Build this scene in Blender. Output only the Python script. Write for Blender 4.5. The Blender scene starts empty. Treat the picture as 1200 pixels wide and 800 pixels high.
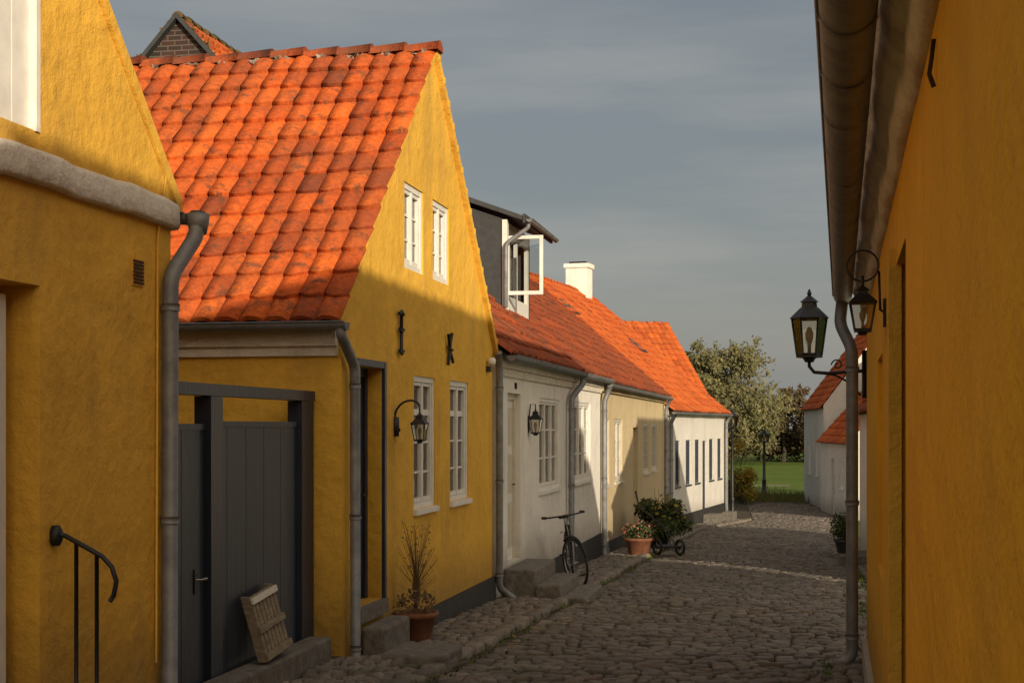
import bpy, bmesh, math, random
from mathutils import Vector, Matrix
random.seed(7)
R=random.random
def U(a,b): return a+(b-a)*random.random()
scene=bpy.context.scene
rad=math.radians

# ------------------------------------------------------------ materials
def new_mat(name):
    m=bpy.data.materials.new(name); m.use_nodes=True
    nt=m.node_tree; nt.nodes.clear()
    out=nt.nodes.new('ShaderNodeOutputMaterial')
    b=nt.nodes.new('ShaderNodeBsdfPrincipled')
    nt.links.new(b.outputs[0],out.inputs[0])
    return m,nt,b
def N(nt,t,**kw):
    n=nt.nodes.new(t)
    for k,v in kw.items():
        if k in n.inputs: n.inputs[k].default_value=v
        else: setattr(n,k,v)
    return n
def noise(nt,co,scale,detail=3,rough=.6,stretch=None):
    n=nt.nodes.new('ShaderNodeTexNoise'); n.inputs['Scale'].default_value=scale
    n.inputs['Detail'].default_value=detail; n.inputs['Roughness'].default_value=rough
    if stretch:
        mp=nt.nodes.new('ShaderNodeMapping'); mp.inputs['Scale'].default_value=stretch
        nt.links.new(co,mp.inputs[0]); co=mp.outputs[0]
    nt.links.new(co,n.inputs['Vector']); return n.outputs['Fac']
def ramp(nt,fac,stops):
    r=nt.nodes.new('ShaderNodeValToRGB'); els=r.color_ramp.elements
    while len(els)<len(stops): els.new(.5)
    for e,(p,c) in zip(els,stops):
        e.position=p; e.color=(c,c,c,1) if isinstance(c,(int,float)) else (*c,1)
    nt.links.new(fac,r.inputs[0]); return r.outputs[0]
def mix(nt,fac,a,b,mode='MIX'):
    m=nt.nodes.new('ShaderNodeMix'); m.data_type='RGBA'; m.blend_type=mode
    def s(i,v):
        if isinstance(v,(int,float)): m.inputs[i].default_value=v if i==0 else (v,v,v,1)
        elif isinstance(v,tuple): m.inputs[i].default_value=(*v,1)
        else: nt.links.new(v,m.inputs[i])
    s(0,fac); s(6,a); s(7,b); return m.outputs[2]
def madd(nt,a,k,c=0.0):
    n=nt.nodes.new('ShaderNodeMath'); n.operation='MULTIPLY_ADD'; nt.links.new(a,n.inputs[0]); n.inputs[1].default_value=k
    if isinstance(c,(int,float)): n.inputs[2].default_value=c
    else: nt.links.new(c,n.inputs[2])
    return n.outputs[0]
def bump(nt,b,h,strength=.3,dist=.01):
    n=nt.nodes.new('ShaderNodeBump'); n.inputs['Strength'].default_value=strength; n.inputs['Distance'].default_value=dist
    nt.links.new(h,n.inputs['Height']); nt.links.new(n.outputs[0],b.inputs['Normal'])
def coord(nt): return nt.nodes.new('ShaderNodeTexCoord').outputs['Object']
def sc(c,k): return tuple(x*k for x in c)

def plaster(name,col,dark=.72,dirt=(.25,.2,.12),dirtamt=.5,bs=.5,chip=None):
    m,nt,b=new_mat(name); co=coord(nt)
    n1=noise(nt,co,1.1,4,.62); n2=noise(nt,co,9,4,.7); n3=noise(nt,co,2.2,4,.6,(1,1,.25))
    c=mix(nt,ramp(nt,n1,[(.3,0.0),(.7,1.0)]),sc(col,dark),col)
    c=mix(nt,ramp(nt,n2,[(.35,.0),(.75,.45)]),c,sc(col,1.12))
    c=mix(nt,ramp(nt,n3,[(.52,0.0),(.76,dirtamt)]),c,dirt)
    n5=noise(nt,co,5,6,.78)
    c=mix(nt,ramp(nt,n5,[(.60,0.0),(.70,dirtamt*.9)]),c,sc(col,.58))
    if chip: c=mix(nt,ramp(nt,n5,[(.285,.8),(.30,0.0)]),c,chip)
    sx=N(nt,'ShaderNodeSeparateXYZ'); nt.links.new(co,sx.inputs[0])
    g=madd(nt,sx.outputs['Y'],.035,sx.outputs['Z']); g=madd(nt,n2,-.6,g)
    c=mix(nt,ramp(nt,g,[(.0,.65),(.55,.0)]),c,sc(dirt,.6))
    nt.links.new(c,b.inputs['Base Color']); b.inputs['Roughness'].default_value=.9; b.inputs['Specular IOR Level'].default_value=.2
    h=madd(nt,n1,4.,madd(nt,n2,.8,madd(nt,noise(nt,co,60,2,.6),.18)))
    bump(nt,b,h,bs,.03)
    return m
def paint(name,col,rough=.5,var=.85,bs=.15,scale=6,metal=0,grain=None):
    m,nt,b=new_mat(name); co=coord(nt); n1=noise(nt,co,scale,4,.65,grain)
    c=mix(nt,ramp(nt,n1,[(.3,0.0),(.7,1.0)]),sc(col,var),col)
    nt.links.new(c,b.inputs['Base Color']); b.inputs['Roughness'].default_value=rough; b.inputs['Metallic'].default_value=metal
    bump(nt,b,n1,bs,.02); return m
def island(name,stops,rough=.85,moss=None,mossr=(.55,.7),msc=2.,bs=.4,spec=.3,grime=None):
    m,nt,b=new_mat(name); co=coord(nt)
    g=nt.nodes.new('ShaderNodeNewGeometry')
    c=ramp(nt,g.outputs['Random Per Island'],stops)
    n2=noise(nt,co,16,4,.75)
    c=mix(nt,ramp(nt,n2,[(.36,.6),(.60,0.0)]),c,mix(nt,1.0,c,(.42,.37,.35),'MULTIPLY'))
    if moss: c=mix(nt,ramp(nt,noise(nt,co,msc,5,.78),[(mossr[0],0.0),(mossr[1],.8)]),c,moss)
    if grime: c=mix(nt,ramp(nt,noise(nt,co,.9,4,.65),[(.42,0.0),(.7,grime[1])]),c,grime[0])
    nt.links.new(c,b.inputs['Base Color']); b.inputs['Roughness'].default_value=rough; b.inputs['Specular IOR Level'].default_value=spec
    bump(nt,b,n2,bs,.02); return m
def leafmat(name,stops):
    m,nt,b=new_mat(name); g=nt.nodes.new('ShaderNodeNewGeometry')
    c=ramp(nt,g.outputs['Random Per Island'],stops); co=coord(nt)
    c=mix(nt,ramp(nt,noise(nt,co,.6,2,.6),[(.35,.6),(.6,0.0)]),c,mix(nt,1.0,c,(.45,.45,.45),'MULTIPLY'))
    nt.links.new(c,b.inputs['Base Color']); b.inputs['Roughness'].default_value=.7; b.inputs['Specular IOR Level'].default_value=.2
    return m

M_yel=plaster('plaster_yellow',(.77,.44,.06),.78,(.36,.22,.07),.45,.6,(.55,.46,.30))
M_yel2=plaster('plaster_yellow_near',(.76,.43,.06),.76,(.33,.22,.08),.55,.6,(.55,.46,.30))
M_och=plaster('plaster_ochre',(.80,.41,.024),.82,(.42,.25,.06),.4,.7)
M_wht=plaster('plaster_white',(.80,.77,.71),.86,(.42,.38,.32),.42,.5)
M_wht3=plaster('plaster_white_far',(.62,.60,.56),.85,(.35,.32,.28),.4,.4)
M_crm=plaster('plaster_cream',(.60,.48,.29),.85,(.34,.28,.18),.4,.4)
M_cor=plaster('cornice_limewash',(.76,.70,.60),.78,(.35,.29,.22),.7,.8)
M_tar=paint('tarred_plinth',(.022,.021,.022),.7,.6,.4)
M_white=paint('white_paint',(.76,.74,.69),.5,.82,.15)
M_cream=paint('old_white_paint',(.62,.57,.47),.55,.8,.1)
M_blue=paint('dark_blue_paint',(.034,.044,.068),.5,.72,.3,5,0,(6,6,.5))
M_blue2=paint('dark_blue_frame',(.018,.026,.048),.45,.7,.3,5,0,(6,6,.5))
M_zinc=paint('zinc',(.24,.245,.25),.55,.55,.25,7,.3)
M_iron=paint('black_iron',(.012,.012,.013),.5,.6,.3,20)
M_rust=paint('rusty_iron',(.06,.03,.018),.9,.4,.5,30)
M_slate=paint('slate_cladding',(.045,.047,.05),.7,.6,.3,10)
M_under=paint('roof_batten_shadow',(.035,.018,.01),.95,.6,.3,10)
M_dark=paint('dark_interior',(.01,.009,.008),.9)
M_curt=paint('curtain',(.45,.42,.36),.9,.8,.3,20,0,(8,8,.3))
M_wood=paint('weathered_wood',(.30,.24,.165),.85,.45,.5,8,0,(1,1,4))
M_terr=paint('terracotta',(.24,.09,.045),.85,.5,.3,10)
M_rub=paint('black_rubber',(.015,.015,.015),.7,.8)
M_steel=paint('steel',(.3,.3,.3),.35,.8,.1,20,.8)
M_step=paint('stone_step',(.19,.17,.145),.9,.45,.9,12)
M_bark=paint('bark',(.06,.048,.035),.95,.5,.6,5)
M_straw=paint('dry_stalk',(.17,.11,.05),.9,.6,.2,20)
M_tile=island('clay_pantiles',[(0,(.40,.07,.014)),(.3,(.58,.11,.018)),(.75,(.68,.145,.022)),(.93,(.56,.10,.016)),(1,(.24,.055,.02))],.75,(.075,.045,.028),(.53,.66),5.,.7,.25,((.16,.05,.025),.7))
M_tile2=island('weathered_pantiles',[(0,(.27,.060,.022)),(.5,(.42,.085,.022)),(1,(.19,.045,.022))],.85,(.075,.05,.035),(.5,.68),3.5,.6,.25,((.12,.055,.03),.6))
M_tile3=island('bright_pantiles',[(0,(.48,.09,.018)),(.5,(.60,.14,.024)),(1,(.36,.07,.016))],.8,(.15,.06,.03),(.54,.7),2.5,.5)
M_moss=island('ridge_moss',[(0,(.08,.06,.02)),(1,(.17,.10,.03))],.95)
M_mort=island('ridge_mortar',[(0,(.20,.17,.14)),(1,(.38,.33,.27))],.95)
M_cob=island('cobblestone',[(0,(.10,.085,.07)),(.3,(.19,.165,.14)),(.6,(.15,.135,.12)),(.85,(.25,.215,.175)),(1,(.17,.12,.09))],.8,(.07,.07,.035),(.55,.75),.8,.6,.35,((.09,.075,.06),.55))
M_cob2=island('pavement_stone',[(0,(.14,.12,.10)),(.5,(.24,.205,.17)),(1,(.12,.11,.10))],.85,(.075,.08,.03),(.55,.75),1.3,.6,.35)
M_leafA=leafmat('willow_leaves',[(0,(.095,.095,.045)),(.5,(.15,.145,.065)),(1,(.21,.18,.08))])
M_leafB=leafmat('hedge_leaves',[(0,(.05,.045,.025)),(.5,(.085,.065,.032)),(1,(.13,.085,.035))])
M_leafC=leafmat('yellow_leaves',[(0,(.20,.18,.025)),(.5,(.34,.26,.03)),(1,(.26,.14,.025))])
M_leafD=leafmat('shrub_leaves',[(0,(.025,.04,.015)),(.5,(.05,.075,.022)),(1,(.09,.10,.03))])
M_flow=leafmat('flowers',[(0,(.35,.05,.06)),(1,(.5,.25,.2))])
M_grs=leafmat('grass_tufts',[(0,(.06,.10,.02)),(1,(.13,.16,.035))])
m,nt,b=new_mat('dark_brick'); co=coord(nt)
mp=nt.nodes.new('ShaderNodeMapping'); mp.inputs['Rotation'].default_value=(rad(90),0,0); nt.links.new(co,mp.inputs[0])
br=nt.nodes.new('ShaderNodeTexBrick'); br.inputs['Scale'].default_value=1; br.inputs['Brick Width'].default_value=.25; br.inputs['Row Height'].default_value=.085
br.inputs['Mortar Size'].default_value=.010; br.inputs['Color1'].default_value=(.055,.022,.016,1); br.inputs['Color2'].default_value=(.025,.017,.015,1); br.inputs['Mortar'].default_value=(.10,.085,.07,1)
nt.links.new(mp.outputs[0],br.inputs['Vector']); nt.links.new(br.outputs[0],b.inputs['Base Color']); b.inputs['Roughness'].default_value=.9; M_brick=m
m=bpy.data.materials.new('window_glass'); m.use_nodes=True; nt=m.node_tree; nt.nodes.clear()
out=nt.nodes.new('ShaderNodeOutputMaterial'); mx=nt.nodes.new('ShaderNodeMixShader'); tr=nt.nodes.new('ShaderNodeBsdfTransparent'); gl=nt.nodes.new('ShaderNodeBsdfGlossy')
gl.inputs['Roughness'].default_value=.04; tr.inputs[0].default_value=(.75,.8,.8,1); fr=nt.nodes.new('ShaderNodeFresnel'); fr.inputs[0].default_value=1.6
ad=N(nt,'ShaderNodeMath',operation='ADD'); nt.links.new(fr.outputs[0],ad.inputs[0]); ad.inputs[1].default_value=.08
bp=nt.nodes.new('ShaderNodeBump'); bp.inputs['Strength'].default_value=.15; bp.inputs['Distance'].default_value=.02
nt.links.new(noise(nt,coord(nt),4,2,.5),bp.inputs['Height']); nt.links.new(bp.outputs[0],gl.inputs['Normal'])
nt.links.new(ad.outputs[0],mx.inputs[0]); nt.links.new(tr.outputs[0],mx.inputs[1]); nt.links.new(gl.outputs[0],mx.inputs[2]); nt.links.new(mx.outputs[0],out.inputs[0]); M_glass=m
m=M_glass.copy(); m.name='lantern_glass'; M_lg=m
for n in m.node_tree.nodes:
    if n.type=='BSDF_TRANSPARENT': n.inputs[0].default_value=(.85,.82,.74,1)
def groundmat(name,a,b2,scl,bs,bd):
    m,nt,b=new_mat(name); co=coord(nt); n1=noise(nt,co,scl,6,.7); n2=noise(nt,co,scl*9,5,.7)
    c=mix(nt,ramp(nt,n1,[(.3,0.0),(.7,1.0)]),a,b2)
    c=mix(nt,ramp(nt,n2,[(.3,.5),(.6,0.0)]),c,sc(a,.6))
    nt.links.new(c,b.inputs['Base Color']); b.inputs['Roughness'].default_value=.95; b.inputs['Specular IOR Level'].default_value=.1
    bump(nt,b,n2,bs,bd); return m
M_field=groundmat('grass_field',(.085,.135,.024),(.15,.21,.04),.12,.7,.1)
M_sand=groundmat('joint_soil',(.07,.06,.045),(.12,.105,.075),2.,.8,.03)

# ------------------------------------------------------------ builders
class Fr:
    def __init__(s,x,y,a=0,side=1):
        s.o=Vector((x,y,0)); a=rad(a); s.s=Vector((math.sin(a),math.cos(a),0)); s.n=Vector((math.cos(a),-math.sin(a),0))*side
    def p(s,a,n,z): return s.o+s.s*a+s.n*n+Vector((0,0,z))
W=Fr(0,0)
def empty(name,loc=(0,0,0)):
    e=bpy.data.objects.new(name,None); e.location=loc; e.empty_display_size=.3; scene.collection.objects.link(e); return e
def attach(o,p):
    if p is not None:
        o.parent=p; o.matrix_parent_inverse=Matrix.Translation(-Vector(p.location))
class MB:
    def __init__(s): s.v=[];s.f=[];s.m=[];s.sm=[];s.mats=[]
    def mi(s,mat):
        if mat not in s.mats: s.mats.append(mat)
        return s.mats.index(mat)
    def add(s,vs,fs,mat,smooth=False):
        k=len(s.v); s.v+= [tuple(v) for v in vs]; i=s.mi(mat)
        for f in fs: s.f.append(tuple(k+j for j in f)); s.m.append(i); s.sm.append(smooth)
    def box(s,F,s0,s1,n0,n1,z0,z1,mat):
        vs=[F.p(a,n,z) for z in (z0,z1) for n in (n0,n1) for a in (s0,s1)]
        s.add(vs,[(0,1,3,2),(4,6,7,5),(0,4,5,1),(2,3,7,6),(0,2,6,4),(1,5,7,3)],mat)
    def prism(s,F,prof,axis,a0,a1,mat):
        k=len(prof)
        if axis=='s': vs=[F.p(a,q,z) for a in (a0,a1) for q,z in prof]
        else: vs=[F.p(q,a,z) for a in (a0,a1) for q,z in prof]
        fs=[tuple(range(k)),tuple(range(2*k-1,k-1,-1))]+[(i,(i+1)%k,k+(i+1)%k,k+i) for i in range(k)]
        s.add(vs,fs,mat)
    def sweepprof(s,F,prof,s0,s1,n,mat,wob=.01):
        k=len(prof); vs=[]
        for i in range(n+1):
            a=s0+(s1-s0)*i/n; w=wob*(math.sin(i*.9)*.6+math.sin(i*2.3)*.4)
            for q,z in prof: vs.append(F.p(a,q+(w if q>0 else 0),z+w*.7))
        s.add(vs,[(i*k+j,i*k+(j+1)%k,(i+1)*k+(j+1)%k,(i+1)*k+j) for i in range(n) for j in range(k)],mat,True)
        s.add(vs[:k],[tuple(range(k))],mat); s.add(vs[-k:],[tuple(range(k))],mat)
    def tube(s,pts,r,mat,seg=8,r2=None,closed=False,half=False):
        pts=[Vector(p) for p in pts]; n=len(pts); rings=[]
        up=None
        for i,p in enumerate(pts):
            a=pts[i-1] if (i>0 or closed) else p; b=pts[(i+1)%n] if (i<n-1 or closed) else p
            t=(b-a).normalized()
            if up is None:
                up=Vector((0,0,1)) if abs(t.z)<.9 else Vector((1,0,0))
            x=t.cross(up)
            if x.length<1e-4: x=t.cross(Vector((.3,.9,.1)))
            x.normalize(); y=x.cross(t).normalized(); up=y
            rr=r if r2 is None else r+(r2-r)*i/max(1,n-1)
            if half: rings.append([p+x*rr*math.cos(math.pi*(1+j/seg))+y*rr*math.sin(math.pi*(1+j/seg)) for j in range(seg+1)])
            else: rings.append([p+x*rr*math.cos(2*math.pi*j/seg)+y*rr*math.sin(2*math.pi*j/seg) for j in range(seg)])
        k=len(rings[0]); vs=[q for g in rings for q in g]; fs=[]
        for i in range(n if closed else n-1):
            i2=(i+1)%n
            for j in range(k-1 if half else k):
                j2=(j+1)%k; fs.append((i*k+j,i*k+j2,i2*k+j2,i2*k+j))
        if not closed and not half: fs+= [tuple(range(k)),tuple((n-1)*k+j for j in range(k-1,-1,-1))]
        s.add(vs,fs,mat,True)
    def lathe(s,c,prof,mat,seg=14,smooth=True):
        vs=[Vector(c)+Vector((r*math.cos(2*math.pi*j/seg),r*math.sin(2*math.pi*j/seg),z)) for r,z in prof for j in range(seg)]
        fs=[(i*seg+j,i*seg+(j+1)%seg,(i+1)*seg+(j+1)%seg,(i+1)*seg+j) for i in range(len(prof)-1) for j in range(seg)]
        fs+=[tuple(range(seg-1,-1,-1)),tuple((len(prof)-1)*seg+j for j in range(seg))]
        s.add(vs,fs,mat,smooth)
    def leaves(s,c,rr,n,size,mat,shell=.5):
        c=Vector(c)
        for _ in range(n):
            while True:
                d=Vector((U(-1,1),U(-1,1),U(-1,1)))
                if .05<d.length<1: break
            d=d.normalized()*(shell+(1-shell)*R())*U(.85,1.1)
            p=c+Vector((d.x*rr[0],d.y*rr[1],d.z*rr[2]))
            a=Vector((U(-1,1),U(-1,1),U(-1,1))).normalized(); b=a.orthogonal().normalized(); q=size*U(.6,1.3)
            s.add([p-a*q*.5,p+b*q*.28,p+a*q*.5,p-b*q*.28],[(0,1,2,3)],mat)
    def obj(s,name,parent=None,bevel=0):
        me=bpy.data.meshes.new(name); me.from_pydata(s.v,[],s.f); 
        for mt in s.mats: me.materials.append(mt)
        me.polygons.foreach_set('material_index',s.m); me.polygons.foreach_set('use_smooth',s.sm); me.update()
        o=bpy.data.objects.new(name,me); scene.collection.objects.link(o); attach(o,parent)
        if bevel:
            bm=bmesh.new(); bm.from_mesh(me); bmesh.ops.recalc_face_normals(bm,faces=bm.faces); bm.to_mesh(me); bm.free()
            md=o.modifiers.new('bevel','BEVEL'); md.width=bevel; md.segments=2; md.limit_method='ANGLE'
        return o
def cut(body,cutter):
    for o in (body,cutter):
        bm=bmesh.new(); bm.from_mesh(o.data); bmesh.ops.recalc_face_normals(bm,faces=bm.faces); bm.to_mesh(o.data); bm.free()
    md=body.modifiers.new('b','BOOLEAN'); md.operation='DIFFERENCE'; md.solver='EXACT'; md.object=cutter
    dg=bpy.context.evaluated_depsgraph_get(); dg.update()
    me=bpy.data.meshes.new_from_object(body.evaluated_get(dg)); body.modifiers.clear(); body.data=me
    bpy.data.objects.remove(cutter)

def tiles(mb,O,a,b,mat,tw=.2,tl=.31,amp=.05,seg=6):
    O=Vector(O); La=a.length; Lb=b.length; A=a.normalized(); Bv=b.normalized(); C=A.cross(Bv)
    if C.z<0: C=-C
    nc=max(1,round(La/tw)); nr=max(1,round(Lb/tl)); tw=La/nc; tl=Lb/nr
    sag=lambda u,v: -.012*math.sin(math.pi*min(1,max(0,v/Lb)))*(1+.5*math.sin(u*1.1))+.008*math.sin(u*2.3+v)
    # dark underlay sheet, its colour standing in for shade in the tile gaps
    mb.add([O+A*.01-C*.012,O+A*(La-.01)-C*.012,O+A*(La-.01)+Bv*Lb-C*.012,O+A*.01+Bv*Lb-C*.012],[(0,1,2,3)],M_under)
    for r in range(nr):
        for c in range(nc):
            j=U(-.007,.007); dv=U(-.018,.018); vs=[]; tilt=U(-.012,.012)
            for i in range(seg+1):
                t=i/seg; h=amp*(max(0,math.sin(math.pi*t))**.65); cv=.085*math.sin(math.pi*t)
                ub=O+A*((c+.005+t*.99)*tw)
                v0=r*tl+.015-cv+dv+tilt*(t-.5)*2
                if r==0: v0=r*tl-.02+dv*.3
                g=sag((c+t)*tw,v0)
                vs.append(ub+Bv*v0+C*(h+.006+j+g))
                vs.append(ub+Bv*(v0+.004)+C*(h+.046+j+g))
                vs.append(ub+Bv*(r*tl+tl*1.12)+C*(h*.9+.008+g))
            fs=[]
            for i in range(seg):
                k=i*3; fs+=[(k,k+3,k+4,k+1),(k+1,k+4,k+5,k+2)]
            mb.add(vs,fs,mat,True)
            for q in range(seg): mb.sm[-(2*seg)+2*q]=False
def ridge(mb,p0,p1,mat,r=.11,tl=.36,mm=None):
    p0=Vector(p0);p1=Vector(p1); L=(p1-p0).length; n=max(1,round(L/tl)); d=(p1-p0)/n
    for i in range(n):
        z=Vector((0,0,U(-.012,.012)))
        a=p0+d*i-d*.06+z+Vector((0,0,-.02)); b=p0+d*(i+1)+z+Vector((0,0,-.035))
        X=d.cross(Vector((0,0,1))).normalized(); vs=[]
        for p,rr in ((a,r*1.08),(b,r*.92)):
            for j in range(9): th=math.pi*j/8; vs.append(p+X*rr*math.cos(th)+Vector((0,0,rr*math.sin(th))))
        mb.add(vs,[(j,j+1,10+j,9+j) for j in range(8)]+[tuple(range(9)),tuple(range(17,8,-1))],mat,True)
        mb.sm[-1]=mb.sm[-2]=False
        if mm:
            for sg in (1,-1): 
                q=(a+b)/2+X*sg*r*1.0+Vector((0,0,-.03)); mb.leaves(q,(.05+abs(d.x)*.4,.05+abs(d.y)*.4,.03),6,.09,mm,.1)
def window(mb,F,s0,s1,z0,z1,n=-.035,cols=2,rows=3,fm=M_white,curtain=.5,trans=None,sill=True,wide=.055):
    d=n
    mb.box(F,s0,s0+wide,d-.06,d+.02,z0,z1,fm); mb.box(F,s1-wide,s1,d-.06,d+.02,z0,z1,fm)
    mb.box(F,s0+wide,s1-wide,d-.06,d+.018,z0,z0+wide,fm); mb.box(F,s0+wide,s1-wide,d-.06,d+.018,z1-wide,z1,fm)
    a0=s0+wide;a1=s1-wide;b0=z0+wide;b1=z1-wide; w=(a1-a0)/cols; cf=.034
    for c in range(cols):
        x0=a0+c*w+.004;x1=a0+(c+1)*w-.004
        mb.box(F,x0,x0+cf,d-.05,d+.006,b0+.004,b1-.004,fm); mb.box(F,x1-cf,x1,d-.05,d+.006,b0+.004,b1-.004,fm)
        mb.box(F,x0+cf,x1-cf,d-.05,d+.004,b0+.004,b0+.004+cf*1.3,fm); mb.box(F,x0+cf,x1-cf,d-.05,d+.004,b1-.004-cf,b1-.004,fm)
        for r in range(1,rows):
            z=b0+(b1-b0)*r/rows; t=.011 if not (trans and r==trans) else .03
            mb.box(F,x0+cf,x1-cf,d-.045,d-.014,z-t,z+t,fm)
    for c in range(1,cols):
        x=a0+c*w; mb.box(F,x-.02,x+.02,d-.02,d+.012,b0,b1,fm)
    mb.add([F.p(a0,d-.03,b0),F.p(a1,d-.03,b0),F.p(a1,d-.03,b1),F.p(a0,d-.03,b1)],[(0,1,2,3)],M_glass)
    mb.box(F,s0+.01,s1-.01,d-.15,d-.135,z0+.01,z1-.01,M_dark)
    if curtain:
        for (c0,c1) in ((a0,a0+(a1-a0)*curtain*.45),(a1-(a1-a0)*curtain*.45,a1)):
            vs=[];k=10
            for i in range(k+1):
                x=c0+(c1-c0)*i/k; vs+= [F.p(x,d-.08+.012*math.sin(i*2.1),b0),F.p(x,d-.08+.012*math.sin(i*2.1),b1)]
            mb.add(vs,[(2*i,2*i+2,2*i+3,2*i+1) for i in range(k)],M_curt,True)
    if sill: mb.box(F,s0-.03,s1+.03,d+.022,.04,z0-.055,z0-.003,fm)
def door(mb,F,s0,s1,z0,z1,n,mat,fm):
    mb.box(F,s0,s0+.07,n-.06,n+.03,z0,z1,fm); mb.box(F,s1-.07,s1,n-.06,n+.03,z0,z1,fm); mb.box(F,s0+.07,s1-.07,n-.06,n+.028,z1-.08,z1,fm)
    mb.box(F,s0+.07,s1-.07,n-.05,n,z0,z1-.08,mat)
    w=s1-s0-.14; h=z1-.08-z0
    for i,(a,b) in enumerate(((.08,.36),(.42,.66),(.72,.95))):
        for q in (0,1):
            x0=s0+.07+w*(.1+.44*q); x1=x0+w*.36
            mb.box(F,x0,x1,n+.0,n+.014,z0+h*a,z0+h*b,fm)
    mb.tube([F.p(s1-.13,n+.0,z0+h*.47),F.p(s1-.13,n+.05,z0+h*.47),F.p(s1-.22,n+.05,z0+h*.47)],.01,M_iron,6)
def gutter(mb,F,s0,s1,n,z,r=.065,axis='s',mat=M_zinc):
    k=max(2,int(abs(s1-s0)/.6)); 
    P=(lambda a,dz=0:F.p(a,n,z+dz)) if axis=='s' else (lambda a,dz=0:F.p(n,a,z+dz))
    mb.tube([P(s0+(s1-s0)*i/k,-.005*math.sin(i*1.3)) for i in range(k+1)],r,mat,10,half=True)
    mb.tube([P(s0+(s1-s0)*i/k,-.005*math.sin(i*1.3)) for i in range(k+1)],r*.9,mat,10,half=True)
    off=F.n*r if axis=='s' else F.s*(-r)
    mb.tube([P(s0)+off,P(s1)+off],.009,mat,6)
    for i in range(k+1):
        a=s0+(s1-s0)*i/k; da=.012*(1 if s1>s0 else -1)
        mb.tube([P(a-da),P(a+da)],r*1.06,mat,10,half=True)
    for a in (s0,s1):
        c=P(a); X=(F.n if axis=='s' else F.s); mb.add([c+X*r*math.cos(math.pi*(1+j/10))+Vector((0,0,r*math.sin(math.pi*(1+j/10)))) for j in range(11)],[tuple(range(11))],mat)
def pipe(mb,pts,r=.045,mat=M_zinc,rings=True):
    P=[Vector(p) for p in pts]; q=[P[0]]
    for i in range(1,len(P)-1):
        a=(P[i-1]-P[i]);b=(P[i+1]-P[i]); l=min(.07,a.length*.4,b.length*.4)
        A=P[i]+a.normalized()*l;B=P[i]+b.normalized()*l
        for t in (0,.33,.66,1): q.append((A*(1-t)+P[i]*t)*(1-t)+(P[i]*(1-t)+B*t)*t)
    q.append(P[-1]); mb.tube(q,r,mat,12)
    if rings:
        for i in range(len(P)-1):
            L=(P[i+1]-P[i]).length
            if L>1:
                k=int(L/1.0)
                for j in range(k+1):
                    c=P[i]+(P[i+1]-P[i])*((j+.15)/(k+.3)); d=(P[i+1]-P[i]).normalized()
                    mb.tube([c-d*.02,c+d*.02],r*1.15,mat,12)
def lantern(mb,c,w,h,sides=4,rot=45,glass=M_lg):
    c=Vector(c); 
    def ring(r,z): return [c+Vector((r*math.cos(rad(rot+360*j/sides)),r*math.sin(rad(rot+360*j/sides)),z)) for j in range(sides)]
    k=.72 if sides==4 else .58
    rb=w*.36*1.0*(1 if sides>4 else 1.1); rt=w*k*.86
    b0=ring(rb,0);b1=ring(rt,h*.55)
    mb.add(b0+b1,[(j,(j+1)%sides,sides+(j+1)%sides,sides+j) for j in range(sides)],glass)
    for j in range(sides):
        mb.tube([b0[j],b1[j]],w*.03,M_iron,5); mb.tube([b0[j],b0[(j+1)%sides]],w*.035,M_iron,5); mb.tube([b1[j],b1[(j+1)%sides]],w*.04,M_iron,5)
    def cone(r0,z0,r1,z1):
        a=ring(r0,z0);b=ring(r1,z1); mb.add(a+b,[(j,(j+1)%sides,sides+(j+1)%sides,sides+j) for j in range(sides)]+[tuple(range(sides)),tuple(range(2*sides-1,sides-1,-1))],M_iron)
    cone(rt*1.15,h*.55,rt*.5,h*.72); cone(rt*.45,h*.72,rt*.42,h*.80); cone(rt*.55,h*.80,rt*.1,h*.90); cone(rb*1.05,-h*.05,rb*1.05,0)
    mb.lathe(c,[(w*.03,h*.88),(w*.07,h*.93),(w*.02,h)],M_iron,8)
    mb.lathe(c,[(w*.12,-h*.12),(w*.2,-h*.05)],M_iron,8)
    mb.lathe(c,[(w*.05,h*.02),(w*.05,h*.15),(w*.11,h*.25),(w*.12,h*.33),(w*.04,h*.42)],M_cream,10)

def zg(y):
    if y<50: return -.035*y
    if y<62: 
        t=(y-50)/12; return -1.75-.2*t*(2-t)
    return -1.95

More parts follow.
